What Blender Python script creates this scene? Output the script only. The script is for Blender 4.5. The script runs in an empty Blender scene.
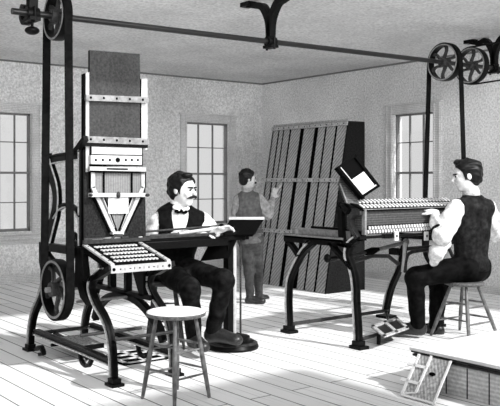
import bpy, bmesh, math, random
import numpy as np
from mathutils import Vector, Matrix
random.seed(4)
PI = math.pi
COL = bpy.context.scene.collection

# ------------------------------------------------------------------ geometry of the room
# X runs along the back wall, Y along the side wall, Z up. The eye stands at (0,0,1.6).
F, CX, HY, EYE = 807.0, 250.0, 180.0, 1.6
RX, RY, FX, FY = .7915, -.6116, .6112, .7911          # camera right and forward in the room
def P(px, py, d):
    r = (px-CX)/F*d
    return Vector((r*RX+d*FX, r*RY+d*FY, EYE+(HY-py)/F*d))
def ray(px, py):
    r = (px-CX)/F
    return r*RX+FX, r*RY+FY, (HY-py)/F
def onX(px, py, X):
    a, b, c = ray(px, py); t = X/a
    return (b*t, EYE+c*t)
def onY(px, py, Y):
    a, b, c = ray(px, py); t = Y/b
    return (a*t, EYE+c*t)
def onZ(px, py, z=0.0):
    a, b, c = ray(px, py); t = (z-EYE)/c
    return Vector((a*t, b*t, z))

# ------------------------------------------------------------------ materials
def new_mat(name):
    m = bpy.data.materials.new(name); m.use_nodes = True
    return m, m.node_tree.nodes, m.node_tree.links, m.node_tree.nodes['Principled BSDF']
def ink(name, v, rough=.6, metal=0.0, grain=.25, scale=55, blotch=.12, bscale=3, spec=.4, hatch=None, bump=0.0, warp=None):
    """grey tone with an engraver's grain: fine stipple, broad blotches and optional cut lines"""
    m, N, L, b = new_mat(name)
    b.inputs['Roughness'].default_value = rough
    b.inputs['Metallic'].default_value = metal
    b.inputs['Specular IOR Level'].default_value = spec
    tc = N.new('ShaderNodeTexCoord')
    n1 = N.new('ShaderNodeTexNoise'); n1.inputs['Scale'].default_value = scale; n1.inputs['Detail'].default_value = 3
    n2 = N.new('ShaderNodeTexNoise'); n2.inputs['Scale'].default_value = bscale; n2.inputs['Detail'].default_value = 4
    L.new(tc.outputs['Object'], n1.inputs['Vector']); L.new(tc.outputs['Object'], n2.inputs['Vector'])
    def rng(src, amt):
        r = N.new('ShaderNodeMapRange'); r.inputs['From Min'].default_value = .32; r.inputs['From Max'].default_value = .68
        r.inputs['To Min'].default_value = 1-amt; r.inputs['To Max'].default_value = 1+amt
        L.new(src, r.inputs['Value']); return r.outputs['Result']
    def mul(a, c):
        q = N.new('ShaderNodeMath'); q.operation = 'MULTIPLY'; L.new(a, q.inputs[0]); L.new(c, q.inputs[1]); return q.outputs[0]
    out = mul(rng(n1.outputs['Fac'], grain), rng(n2.outputs['Fac'], blotch))
    if hatch:
        direction, sc, amt = hatch[:3]
        w = N.new('ShaderNodeTexWave'); w.bands_direction = direction; w.inputs['Scale'].default_value = sc
        w.inputs['Distortion'].default_value = 1.2; w.inputs['Detail'].default_value = 2
        if warp:
            mp = N.new('ShaderNodeMapping'); mp.inputs['Rotation'].default_value = warp
            L.new(tc.outputs['Object'], mp.inputs['Vector']); L.new(mp.outputs['Vector'], w.inputs['Vector'])
        else: L.new(tc.outputs['Object'], w.inputs['Vector'])
        r = N.new('ShaderNodeMapRange'); r.inputs['From Min'].default_value = .2; r.inputs['From Max'].default_value = .8
        r.inputs['To Min'].default_value = 1-amt; r.inputs['To Max'].default_value = 1+amt
        L.new(w.outputs['Fac'], r.inputs['Value']); out = mul(out, r.outputs['Result'])
    k = N.new('ShaderNodeMath'); k.operation = 'MULTIPLY'; k.use_clamp = True; k.inputs[1].default_value = v; L.new(out, k.inputs[0])
    c = N.new('ShaderNodeCombineColor'); [L.new(k.outputs[0], c.inputs[i]) for i in range(3)]
    L.new(c.outputs[0], b.inputs['Base Color'])
    if bump:
        bp = N.new('ShaderNodeBump'); bp.inputs['Strength'].default_value = bump; bp.inputs['Distance'].default_value = .01
        L.new(n1.outputs['Fac'], bp.inputs['Height']); L.new(bp.outputs[0], b.inputs['Normal'])
    return m

M = {}
M['plaster'] = ink('plaster', .72, .9, grain=.24, scale=38, blotch=.14, bscale=1.1, spec=.1)
M['plaster_side'] = ink('plaster_side', .76, .9, grain=.24, scale=38, blotch=.12, bscale=1.1, spec=.1)
M['ceiling'] = ink('ceiling_plaster', .76, .9, grain=.2, scale=32, blotch=.12, bscale=.9, spec=.1)
M['casing'] = ink('casing_paint', .62, .7, grain=.15, scale=60, hatch=('Z', 12, .12))
M['sash'] = ink('sash_paint', .20, .7, grain=.15)
M['sash_dark'] = ink('sash_edge', .05, .7)
M['wainscot'] = ink('wainscot', .6, .85, grain=.15, hatch=('Z', 9, .15))
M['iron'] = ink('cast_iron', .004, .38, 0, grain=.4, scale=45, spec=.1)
M['iron_edge'] = ink('pale_iron_and_glint', .55, .35, 0, grain=.35, scale=30, spec=.6)  # pale tone: painted highlight on frame ribs, own colour of the treadle
M['iron_grey'] = ink('grey_iron', .035, .4, 0, grain=.4, scale=30, spec=.2)
M['steel'] = ink('polished_steel', .46, .3, 0, grain=.12, scale=30, spec=.6)
M['steel_mid'] = ink('dull_steel', .20, .35, 0, grain=.3, scale=30, spec=.5)
M['belt'] = ink('leather_belt', .005, .8, grain=.5, scale=30, spec=.05)
M['plate'] = ink('ruled_plate', .04, .75, spec=.15, grain=.3, scale=60, hatch=('X', 26, .25))
M['panel_dark'] = ink('dark_panel', .02, .8, spec=.05, grain=.5, scale=60)
M['paper'] = ink('paper', .66, .8, grain=.1, scale=60)
M['hopper'] = ink('hopper_face', .17, .6, grain=.15, hatch=('X', 14, .15))
M['ivory'] = ink('ivory_keys', .68, .4, grain=.05)
M['wood_dark'] = ink('dark_wood', .05, .55, grain=.4, scale=40, hatch=('Z', 14, .35))
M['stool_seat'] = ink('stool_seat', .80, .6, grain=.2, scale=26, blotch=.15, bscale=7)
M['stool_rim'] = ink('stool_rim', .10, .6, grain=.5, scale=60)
M['stool_leg'] = ink('stool_leg', .13, .45, grain=.5, scale=22, spec=.6)
M['stool_wood_dark'] = ink('stool_wood_dark', .025, .45, grain=.5, scale=22, spec=.5)
M['rack_strip'] = ink('rack_strip', .28, .7, grain=.2, scale=50, hatch=('Z', 7, .3), warp=(.85, 0, 0))
M['rack_back'] = ink('rack_back', .012, .8, grain=.4)
M['rack_side'] = ink('rack_side', .012, .8, grain=.5, scale=40, spec=.05)
M['rack_batten'] = ink('rack_batten', .34, .7, grain=.35, scale=30)
M['skin'] = ink('skin', .80, .6, grain=.06, scale=40, spec=.3)
M['skin_far'] = ink('skin_far', .42, .6, grain=.15, scale=40, spec=.2)
M['hair'] = ink('dark_hair', .006, .45, grain=.7, scale=40, spec=.2)
M['shirt'] = ink('shirt', .72, .8, grain=.3, scale=26, blotch=.2, bscale=12)
M['vest'] = ink('dark_vest', .005, .7, grain=.6, scale=30, spec=.05)
M['trousers'] = ink('dark_trousers', .007, .7, grain=.7, scale=22, blotch=.5, bscale=9, spec=.05)
M['trousers_black'] = ink('black_trousers', .004, .7, grain=.7, scale=22, blotch=.4, bscale=9, spec=.05)
M['shoe'] = ink('black_shoe', .02, .35, grain=.4)
M['vest_r'] = ink('ribbed_vest', .014, .7, grain=.55, scale=26, blotch=.5, bscale=8, spec=.05)
M['vest_far'] = ink('grey_vest', .08, .8, grain=.3, scale=26, blotch=.3, bscale=8)
M['shirt_far'] = ink('grey_shirt', .28, .8, grain=.3, scale=26)
M['trousers_far'] = ink('grey_trousers', .035, .8, grain=.4, scale=26, blotch=.3, bscale=6)
M['platform_side'] = ink('platform_boards', .72, .8, grain=.15, scale=40, hatch=('Z', 10, .12))
M['platform_top'] = ink('platform_top', .86, .7, grain=.06, scale=30)
M['moulding'] = ink('dark_moulding', .012, .6, grain=.3)
M['lattice_panel'] = ink('lattice_panel', .38, .7, grain=.4, scale=40, hatch=('X', 14, .2), warp=(0, 0, .8))
M['white_strip'] = ink('white_strip', .85, .6, grain=.06)
M['shaft'] = ink('shaft_steel', .008, .3, 0, grain=.2, spec=.5)
M['black'] = ink('black', .003, .8, spec=.03)
M['tread'] = ink('dotted_tread', .28, .6, grain=.8, scale=60)

def floor_mat():
    m, N, L, b = new_mat('floor_boards')
    b.inputs['Roughness'].default_value = .75; b.inputs['Specular IOR Level'].default_value = .15
    tc = N.new('ShaderNodeTexCoord')
    mp = N.new('ShaderNodeMapping'); mp.inputs['Rotation'].default_value = (0, 0, PI/2)
    L.new(tc.outputs['Object'], mp.inputs['Vector'])
    br = N.new('ShaderNodeTexBrick'); L.new(mp.outputs['Vector'], br.inputs['Vector'])
    br.inputs['Scale'].default_value = 1; br.inputs['Brick Width'].default_value = 3.4; br.inputs['Row Height'].default_value = .2
    br.inputs['Mortar Size'].default_value = .006; br.inputs['Mortar Smooth'].default_value = .2; br.inputs['Bias'].default_value = -.3
    br.inputs['Color1'].default_value = (.92, .92, .92, 1); br.inputs['Color2'].default_value = (.80, .80, .80, 1)
    br.inputs['Mortar'].default_value = (.07, .07, .07, 1); br.offset = .37
    # long grain streaks
    m2 = N.new('ShaderNodeMapping'); m2.inputs['Scale'].default_value = (42, .8, 1); L.new(tc.outputs['Object'], m2.inputs['Vector'])
    n = N.new('ShaderNodeTexNoise'); n.inputs['Scale'].default_value = 1; n.inputs['Detail'].default_value = 3; L.new(m2.outputs['Vector'], n.inputs['Vector'])
    r = N.new('ShaderNodeMapRange'); r.inputs['From Min'].default_value = .28; r.inputs['From Max'].default_value = .42
    r.inputs['To Min'].default_value = .62; r.inputs['To Max'].default_value = 1; L.new(n.outputs['Fac'], r.inputs['Value'])
    mx = N.new('ShaderNodeVectorMath'); mx.operation = 'SCALE'; L.new(br.outputs['Color'], mx.inputs[0]); L.new(r.outputs['Result'], mx.inputs['Scale'])
    L.new(mx.outputs[0], b.inputs['Base Color'])
    return m
M['floor'] = floor_mat()
def glass_mat():
    m, N, L, b = new_mat('window_glass')
    N.remove(b); o = N['Material Output']
    t = N.new('ShaderNodeBsdfTransparent'); t.inputs['Color'].default_value = (.97, .97, .97, 1)
    g = N.new('ShaderNodeBsdfGlossy'); g.inputs['Roughness'].default_value = .05
    s = N.new('ShaderNodeMixShader'); s.inputs[0].default_value = .06
    L.new(t.outputs[0], s.inputs[1]); L.new(g.outputs[0], s.inputs[2]); L.new(s.outputs[0], o.inputs[0])
    return m
M['glass'] = glass_mat()

# ------------------------------------------------------------------ mesh building
WORLD = {}          # world position of every parented-to empty
class MB:
    def __init__(s): s.v = []; s.f = []
    def add(s, vs, fs):
        o = len(s.v); s.v += [tuple(v) for v in vs]; s.f += [tuple(i+o for i in f) for f in fs]; return s
    def box(s, a, b):
        x0, x1 = sorted((a[0], b[0])); y0, y1 = sorted((a[1], b[1])); z0, z1 = sorted((a[2], b[2]))
        vs = [(x, y, z) for x in (x0, x1) for y in (y0, y1) for z in (z0, z1)]
        return s.add(vs, [(0,1,3,2), (4,6,7,5), (0,4,5,1), (2,3,7,6), (0,2,6,4), (1,5,7,3)])
    def obox(s, c, ax, ay, az):
        c, ax, ay, az = map(Vector, (c, ax, ay, az))
        vs = [c+ax*i+ay*j+az*k for i in (-1, 1) for j in (-1, 1) for k in (-1, 1)]
        fs = [(0,1,3,2), (4,6,7,5), (0,4,5,1), (2,3,7,6), (0,2,6,4), (1,5,7,3)]
        if ax.cross(ay).dot(az) < 0: fs = [f[::-1] for f in fs]
        return s.add(vs, fs)
    def slab(s, q, t):
        """quad q extruded by vector t"""
        q = [Vector(p) for p in q]; t = Vector(t)
        n = (q[1]-q[0]).cross(q[2]-q[0])
        if n.dot(t) < 0: q = q[::-1]
        k = len(q)
        fs = [tuple(range(k))[::-1], tuple(range(k, 2*k))]+[(i, (i+1) % k, k+(i+1) % k, k+i) for i in range(k)]
        return s.add(q+[p+t for p in q], fs)
    def tube(s, pts, r, n=10, cap=True, close=False):
        pts = [Vector(p) for p in pts]; m = len(pts)
        rs = r if isinstance(r, (list, tuple)) else [r]*m
        ref = None; vs = []
        for i, p in enumerate(pts):
            if close: t = pts[(i+1) % m]-pts[i-1]
            else: t = pts[min(i+1, m-1)]-pts[max(i-1, 0)]
            t.normalize()
            if ref is None:
                ref = Vector((0, 0, 1)) if abs(t.z) < .9 else Vector((1, 0, 0))
            a = (ref-t*ref.dot(t)).normalized(); b = t.cross(a); ref = a
            for k in range(n):
                w = 2*PI*k/n; vs.append(p+(a*math.cos(w)+b*math.sin(w))*rs[i])
        fs = []
        for i in range(m if close else m-1):
            j = (i+1) % m
            for k in range(n):
                l = (k+1) % n; fs.append((i*n+k, i*n+l, j*n+l, j*n+k))
        if cap and not close: fs += [tuple(range(n))[::-1], tuple((m-1)*n+k for k in range(n))]
        return s.add(vs, fs)
    def cyl(s, a, b, r, r2=None, n=16): return s.tube([a, b], [r, r if r2 is None else r2], n)
    def lathe(s, prof, o, axis=(0, 0, 1), n=40):
        """profile of (radius, height) turned about an axis through o"""
        ax = Vector(axis).normalized(); o = Vector(o)
        u = ax.orthogonal().normalized(); w = ax.cross(u); vs = []; m = len(prof)
        for r, h in prof:
            for k in range(n):
                a = 2*PI*k/n; vs.append(o+ax*h+(u*math.cos(a)+w*math.sin(a))*max(r, 1e-4))
        fs = [(i*n+k, i*n+(k+1) % n, (i+1)*n+(k+1) % n, (i+1)*n+k) for i in range(m-1) for k in range(n)]
        return s.add(vs, fs)
    def ell(s, c, rx, ry, rz, n=16):
        c = Vector(c)
        vs = []; fs = []; m = n//2+1
        for i in range(m):
            a = PI*i/(m-1)
            for k in range(n):
                b = 2*PI*k/n; vs.append(c+Vector((rx*math.sin(a)*math.cos(b), ry*math.sin(a)*math.sin(b), -rz*math.cos(a))))
        fs = [(i*n+k, i*n+(k+1) % n, (i+1)*n+(k+1) % n, (i+1)*n+k) for i in range(m-1) for k in range(n)]
        return s.add(vs, fs)
    def strip(s, path, w, u0, u1, off=0.0, plane='X', close=False):
        """bar along a path (a,z) lying in the plane X=const or Y=const, in-plane half width w, from u0 to u1 across it"""
        m = len(path); ws = w if isinstance(w, (list, tuple)) else [w]*m
        vs = []
        for i in range(m):
            if close: a, b = path[i-1], path[(i+1) % m]
            else: a, b = path[max(i-1, 0)], path[min(i+1, m-1)]
            tx, tz = b[0]-a[0], b[1]-a[1]; l = math.hypot(tx, tz) or 1
            nx, nz = -tz/l, tx/l; y, z = path[i]
            for q in (off-ws[i], off+ws[i]):
                for u in (u0, u1):
                    A, Z = y+nx*q, z+nz*q
                    vs.append((u, A, Z) if plane == 'X' else (A, u, Z))
        fs = []
        for i in range(m if close else m-1):
            j = (i+1) % m; a, b = i*4, j*4
            fs += [(a, b, b+1, a+1), (a+1, b+1, b+3, a+3), (a+3, b+3, b+2, a+2), (a+2, b+2, b, a)]
        if not close: fs += [(0, 1, 3, 2), ((m-1)*4, (m-1)*4+2, (m-1)*4+3, (m-1)*4+1)]
        return s.add(vs, fs)
    def build(s, name, mat, parent=None, smooth=True, bevel=0.0):
        me = bpy.data.meshes.new(name)
        o3 = WORLD.get(parent.name, Vector((0, 0, 0))) if parent is not None else Vector((0, 0, 0))
        me.from_pydata([(v[0]-o3.x, v[1]-o3.y, v[2]-o3.z) for v in s.v], [], s.f)
        bm = bmesh.new(); bm.from_mesh(me); bmesh.ops.recalc_face_normals(bm, faces=bm.faces); bm.to_mesh(me); bm.free()
        me.materials.append(M[mat] if isinstance(mat, str) else mat)
        if smooth:
            me.shade_smooth(); me.set_sharp_from_angle(angle=math.radians(38))
        o = bpy.data.objects.new(name, me); COL.objects.link(o)
        if parent is not None: o.parent = parent; WORLD[o.name] = o3
        if bevel:
            b = o.modifiers.new('edge', 'BEVEL'); b.width = bevel; b.segments = 2; b.limit_method = 'ANGLE'
        return o
def cr(pts, n=6, close=False):
    """smooth curve through points"""
    P_ = [Vector(p) for p in pts]; m = len(P_); out = []
    for i in range(m if close else m-1):
        if close: a, b, c, d = P_[i-1], P_[i], P_[(i+1) % m], P_[(i+2) % m]
        else: a, b, c, d = P_[max(i-1, 0)], P_[i], P_[i+1], P_[min(i+2, m-1)]
        for k in range(n):
            t = k/n
            out.append(.5*((2*b)+(c-a)*t+(2*a-5*b+4*c-d)*t*t+(3*b-a-3*c+d)*t**3))
    if not close: out.append(P_[-1])
    return [tuple(p) for p in out]
def tag(o, label=None, cat=None, group=None, kind=None):
    for k, v in (('label', label), ('category', cat), ('group', group), ('kind', kind)):
        if v: o[k] = v
    return o
def thing(name, loc, label, cat, group=None):
    o = bpy.data.objects.new(name, None); COL.objects.link(o); o.location = loc; o.empty_display_size = .1
    WORLD[o.name] = Vector(loc)
    return tag(o, label, cat, group)
def casting(mb, edge, path, w, x0, x1, plane='X', fl=.008):
    """cast-iron bar: a web with a raised rib along both edges"""
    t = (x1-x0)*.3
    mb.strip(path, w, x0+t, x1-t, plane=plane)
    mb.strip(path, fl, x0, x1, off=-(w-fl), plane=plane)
    (edge or mb).strip(path, fl*.75, x0, x1, off=(w-fl*.75), plane=plane)  # with edge given, this rib's pale colour paints the highlight

# ------------------------------------------------------------------ the room
XW, YW, CH = 9.66, 12.12, 3.45
tag(MB().box((-1.5, -1.2, -.1), (XW+.2, YW+.2, 0)).build('floor', 'floor', smooth=False), kind='structure')
ce = MB().box((-1.7, 4.9, CH), (XW+.2, YW+.2, CH+.12)).box((-1.7, -1.4, CH), (5.77, .72, CH+.12)).box((-1.7, .72, CH), (-.9, 4.9, CH+.12)); tag(ce.build('ceiling', 'ceiling', smooth=False), kind='structure')  # unseen front piece and roof gap shaped to shade the foreground floor
GZ0, GZ1 = .80, 2.64
W1, W2, W3 = (4.30, 5.03), (7.92, 8.87), (7.95, 8.77)
wb = MB()
xs = [-1.5, W1[0], W1[1], W2[0], W2[1], XW+.2]
for i in range(0, 6, 2): wb.box((xs[i], YW, 0), (xs[i+1], YW+.2, CH))
for a, b in (W1, W2): wb.box((a, YW, 0), (b, YW+.2, GZ0)); wb.box((a, YW, GZ1), (b, YW+.2, CH))
tag(wb.build('wall_back', 'plaster', smooth=False), kind='structure')
wr = MB()
wr.box((XW, -1.4, 0), (XW+.2, W3[0], CH)); wr.box((XW, W3[1], 0), (XW+.2, YW, CH))
wr.box((XW, W3[0], 0), (XW+.2, W3[1], GZ0)); wr.box((XW, W3[0], GZ1), (XW+.2, W3[1], CH))
tag(wr.build('wall_right', 'plaster_side', smooth=False), kind='structure')
tag(MB().box((-1.5, -1.4, 0), (XW, -1.2, CH)).build('wall_front', 'plaster', smooth=False), kind='structure')  # unseen wall, added to close the room and deepen the shading
tag(MB().box((-1.7, -1.4, 0), (-1.5, YW, CH)).build('wall_left', 'plaster', smooth=False), kind='structure')  # unseen wall, added to block ambient light from the left
# baseboards, wainscot rail, cove line
tag(MB().box((-1.5, YW-.025, 0), (XW, YW, .12)).box((-1.5, YW-.035, .10), (XW, YW, .125)).build('baseboard_back', 'casing', smooth=False), kind='structure')
tag(MB().box((XW-.025, 1, 0), (XW, YW-.03, .10)).build('baseboard_right', 'casing', smooth=False), kind='structure')
tag(MB().box((-1.5, YW-.04, .64), (7.7, YW, .665)).box((-1.5, YW-.02, .60), (7.7, YW, .64)).build('trim_1', 'casing', smooth=False), kind='structure')
tag(MB().box((-1.5, YW-.02, CH-.025), (XW, YW, CH)).build('trim_2', 'sash', smooth=False), kind='structure')
tag(MB().box((XW-.02, 4.9, CH-.025), (XW, YW-.02, CH)).build('trim_3', 'sash', smooth=False), kind='structure')
def window(n, a0, a1, plane):
    """plane 'Y': in the back wall; plane 'X': in the side wall. a0..a1 is the clear width"""
    W = YW if plane == 'Y' else XW
    def bx(mb, u0, u1, d0, d1, z0, z1):   # u along the wall, d depth (negative = into the room)
        if plane == 'Y': mb.box((u0, W+d0, z0), (u1, W+d1, z1))
        else: mb.box((W+d0, u0, z0), (W+d1, u1, z1))
    c = MB(); cw = .13
    for u0, u1 in ((a0-cw, a0), (a1, a1+cw)): bx(c, u0, u1, -.03, .0, GZ0-.02, GZ1+cw)
    bx(c, a0, a1, -.03, 0, GZ1, GZ1+cw)
    bx(c, a0-cw-.03, a1+cw+.03, -.05, 0, GZ1+cw, GZ1+cw+.03)
    for u0, u1 in ((a0-cw, a0-cw+.02), (a0-.03, a0-.01), (a1+.01, a1+.03), (a1+cw-.02, a1+cw)): bx(c, u0, u1, -.045, -.03, GZ0, GZ1+cw)
    root = tag(c.build('window_%d' % n, 'casing', smooth=False), kind='structure')
    s = MB(); bx(s, a0-cw-.03, a1+cw+.03, -.09, 0, GZ0-.05, GZ0-.02); bx(s, a0-cw, a1+cw, -.03, 0, GZ0-.13, GZ0-.05)
    s.build('window_sill', 'casing', root, smooth=False)
    j = MB(); e = .028
    bx(j, a0, a0+e, .06, .12, GZ0, GZ1); bx(j, a1-e, a1, .06, .12, GZ0, GZ1)
    bx(j, a0, a1, .06, .12, GZ0, GZ0+.04); bx(j, a0, a1, .06, .12, GZ1-e, GZ1)
    bx(j, a0, a1, .05, .11, 1.695, 1.73)
    for z in (2.19, 1.25): bx(j, a0, a1, .07, .10, z-.008, z+.008)
    for k in (1, 2):
        u = a0+(a1-a0)*k/3; bx(j, u-.011, u+.011, .07, .10, GZ0, GZ1)
    j.build('sash', 'sash', root, smooth=False)
    g = MB(); bx(g, a0+e, a1-e, .083, .087, GZ0+.04, GZ1-e); g.build('pane', 'glass', root, smooth=False)
window(1, *W1, 'Y'); window(2, *W2, 'Y'); window(3, *W3, 'X')

# ------------------------------------------------------------------ overhead line shaft, pulleys, hangers, belts
SY = 6.30
def SZ(x): return 2.962+(x-2.8)*.0125
def wheel(mb_rim, mb_sp, x, y, z, R, w, t=.022, spokes=6, curve=.5, hub=.05, n=44):
    """pulley in a plane X=const whose front face is at x, going w deep"""
    prof = [(R-t, 0), (R, 0), (R+.004, w*.5), (R, w), (R-t, w), (R-t, 0)]
    mb_rim.lathe(prof, (x, y, z), (1, 0, 0), n)
    mb_sp.lathe([(0, -.02), (hub, -.02), (hub, w+.02), (0, w+.02)], (x, y, z), (1, 0, 0), 20)
    for k in range(spokes):
        a = 2*PI*k/spokes+.3; path = []; ws = []
        for i in range(8):
            q = i/7; r = hub*.8+(R-t*.8-hub*.8)*q
            b = a+curve*math.sin(q*PI)*(.5)+curve*q*.6
            path.append((y+r*math.cos(b), z+r*math.sin(b))); ws.append(.02-.008*math.sin(q*PI))
        mb_sp.strip(path, ws, x+w*.32, x+w*.68)
ls = thing('line_shaft', (2.5, SY, SZ(2.5)), 'long steel line shaft running under the ceiling across the room', 'shaft')
MB().cyl((2.45, SY, SZ(2.45)), (9.0, SY, SZ(9.0)), .027, n=20).build('shaft', 'shaft', ls)
for x, R, w in ((2.80, .20, .085), (7.80, .225, .10), (8.33, .225, .10)):
    rim, sp = MB(), MB(); wheel(rim, sp, x, SY, SZ(x), R, w)
    r = rim.build('pulley', 'iron', ls); sp.build('spokes', 'iron_grey', r)
    ed = MB(); ed.lathe([(R-.02, 0), (R-.004, 0), (R-.004, -.003), (R-.02, -.003), (R-.02, 0)], (x, SY, SZ(x)), (1, 0, 0), 44); ed.build('rim_edge', 'steel_mid', r)
def hanger(x, label, cup=False):
    zs = SZ(x)
    t = thing('shaft_hanger', (x, SY, CH), label, 'hanger', None)
    a = MB()
    for sg, reach, in ((1, .36), (-1, .36)):
        path = cr([(SY+sg*.012, zs+.03), (SY+sg*.015, zs+.17), (SY+sg*.045, zs+.27), (SY+sg*.12, zs+.37), (SY+sg*.22, CH-.06), (SY+sg*reach, CH-.03)], 6)
        n = len(path); ws = [.024+.012*math.sin(PI*i/(n-1)) for i in range(n)]
        a.strip(path, ws, x-.035, x+.035)
        a.box((x-.055, SY+sg*(reach-.07), CH-.045), (x+.055, SY+sg*(reach+.08), CH))
    a.build('bracket', 'iron', t)
    b = MB(); b.lathe([(.028, -.05), (.052, -.05), (.058, 0), (.052, .05), (.028, .05)], (x, SY, zs), (1, 0, 0), 24)
    b.box((x-.045, SY-.07, zs-.065), (x+.045, SY+.07, zs-.035))
    b.cyl((x, SY-.06, zs-.08), (x, SY-.06, zs+.05), .012).cyl((x, SY+.06, zs-.08), (x, SY+.06, zs+.05), .012)
    b.build('bearing', 'iron', t)
    if cup:
        MB().cyl((x, SY, zs-.06), (x, SY, zs-.12), .012).ell((x, SY, zs-.14), .06, .06, .035).build('oil_cup', 'iron', t)
        s = MB(); s.strip(cr([(SY+.05, zs-.02), (SY+.13, zs-.06), (SY+.19, zs+.0), (SY+.17, zs+.08), (SY+.12, zs+.06), (SY+.13, zs+.02)], 6), .018, x-.03, x+.03)
        s.build('scroll', 'iron', t)
hanger(2.62, 'black scrolled iron hanger with an oil cup, holding the shaft above the tall machine', True)
hanger(5.13, 'black forked iron hanger holding the middle of the shaft')
hanger(8.84, 'black forked iron hanger beyond the two spoked pulleys, above the curly haired man')
def belt_loop(mb, x0, x1, c1, r1, c2, r2, th=.008):
    """closed belt round two wheels in a plane X=const; c=(y,z)"""
    dy, dz = c2[0]-c1[0], c2[1]-c1[1]; L_ = math.hypot(dy, dz); a = math.atan2(dz, dy); b = math.acos((r1-r2)/L_)
    pts = []
    for i in range(17):
        w = a+b+(2*PI-2*b)*i/16; pts.append((c1[0]+(r1+th)*math.cos(w), c1[1]+(r1+th)*math.sin(w)))
    for i in range(17):
        w = a-b+2*b*i/16; pts.append((c2[0]+(r2+th)*math.cos(w), c2[1]+(r2+th)*math.sin(w)))
    mb.strip(pts, th*.5, x0, x1, close=True); return mb
LWC = (6.31, .69)
bl = belt_loop(MB(), 2.805, 2.875, (SY, SZ(2.8)), .202, LWC, .25)
tag(bl.build('drive_belt', 'belt'), 'long leather belt from the ceiling pulley down to the tall machine\'s flywheel', 'belt')
bl = belt_loop(MB(), 7.81, 7.89, (SY, SZ(7.8)), .227, (6.3, .80), .312)
tag(bl.build('drive_belt', 'belt'), 'long leather belt dropping behind the curly haired man from the spoked pulley', 'belt')
bl = belt_loop(MB(), 8.34, 8.42, (SY, SZ(8.33)), .227, (2.4, SZ(8.33)+.1), .2)
tag(bl.build('drive_belt', 'belt'), 'level leather belt running from the outer spoked pulley out of the picture', 'belt')

# ------------------------------------------------------------------ stools
def stool(loc, h, rs, rf, rot, label, seat_m='stool_seat', leg_m='stool_leg', thick=.045, lr=.016):
    t = thing('stool', loc, label, 'stool', None); L = Vector(loc)
    MB().lathe([(0, h-.006), (rs*.75, h-.004), (rs-.02, h), (rs-.004, h-.006), (rs, h-.012)], L, n=48).lathe([(rs*.9, h-thick), (0, h-thick)], L, n=48).build('seat', seat_m, t)
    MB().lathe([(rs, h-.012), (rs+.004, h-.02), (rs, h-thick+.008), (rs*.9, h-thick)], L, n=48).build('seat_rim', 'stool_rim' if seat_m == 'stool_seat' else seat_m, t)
    def leg(k, z):
        a = rot+k*PI/2; q = z/(h-thick); r = rf+(rs*.66-rf)*q
        return L+Vector((r*math.cos(a), r*math.sin(a), z))
    for k in range(4):
        pts = [leg(k, z) for z in (0, .12*h, .35*h, .6*h, h-thick+.005)]
        MB().tube(pts, [lr*.75, lr*.95, lr*1.15, lr*1.05, lr*.8], 12).build('leg', leg_m, t)
    for k in range(4):
        for z in ((.28, .56) if k % 2 else (.34, .62)):
            a, b = leg(k, z*h), leg(k+1, z*h); MB().tube([a, (a+b)/2, b], [lr*.4, lr*.62, lr*.4], 8).build('stretcher', leg_m, t)
def rotdeg(d): return math.radians(d)
s0 = P(176, 398, 5.92); s0.z = 0
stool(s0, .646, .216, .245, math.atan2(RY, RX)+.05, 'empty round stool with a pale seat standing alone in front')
s1 = P(165, 281, 7.75)
SL = Vector((s1.x, s1.y, 0))
stool(SL, .64, .19, .24, .3, 'dark stool under the moustached man at the keyboard machine', 'stool_wood_dark', 'stool_wood_dark')
SR = Vector((6.79, 5.20, 0))
stool(SR, .565, .20, .335, math.atan2(RY, RX)-.12, 'round topped stool under the seated man with curly hair', 'stool_rim', 'stool_leg', .04, .018)

# ------------------------------------------------------------------ tall machine (keyboard, hopper and magazine)
tm = thing('typesetting_machine', (3.3, 6.2, 0), 'tall iron machine with keyboard, funnel shaped hopper and upright ruled plate', 'machine')
def px_path(pts, X, n=6): return cr([onX(a, b, X) for a, b in pts], n)
LEG_N = [(101, 271), (93, 279), (91, 289), (96, 303), (104, 317), (109, 331), (112, 350), (113, 368), (113.5, 386)]
LEG_F = [(46, 244), (46.5, 262), (45, 280), (40, 298), (34, 313), (31, 330), (30, 346)]
def side_frame(dx, full=True):
    fr, ed = MB(), MB(); x0, x1 = 2.975+dx, 3.03+dx
    casting(fr, ed, px_path(LEG_N, 3.0), .028, x0, x1)
    casting(fr, ed, px_path(LEG_F, 3.0), .034, x0, x1)
    casting(fr, ed, [onX(36, 332, 3.0), onX(60, 341.5, 3.0), onX(85, 351.5, 3.0), onX(110, 362, 3.0)], .028, x0, x1)
    # feet
    for (a, b), sg in (((114, 387), -1), ((30, 347), 1)):
        y, z = onX(a, b, 3.0)
        fr.box((x0-.025, y-.07, 0), (x1+.025, y+.06, .022)); fr.box((x0-.01, y-.045, .02), (x1+.01, y+.035, .06))
    # drop hook of the rail
    fr.strip(px_path([(80, 352), (82, 362), (88, 366), (92, 358)], 3.0), .012, x0+.01, x1-.01)
    # top beam, post and triangular bracket
    y0 = onX(112, 266, 3.0)[0]
    fr.strip([(7.0, 1.0), (6.2, 1.0)], .035, x0, x1)
    fr.strip([(6.2, 1.04), (6.20, .80), (6.12, .66), (6.03, .60)], [.05, .055, .05, .03], x0, x1)
    fr.strip([onX(112, 268, 3.0), onX(98, 277, 3.0), onX(87, 279, 3.0)], .022, x0, x1)
    fr.strip([onX(83, 250, 3.0), onX(84, 262, 3.0), onX(86, 280, 3.0)], .03, x0, x1)
    if full: fr.strip([(6.96, 1.0), (6.97, .86), (6.90, .70)], [.04, .03, .02], x0, x1)
    f = fr.build('side_frame', 'iron', tm); ed.build('highlit_rib', 'iron_edge', f)
    return f
side_frame(0); side_frame(.55, False)
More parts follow.
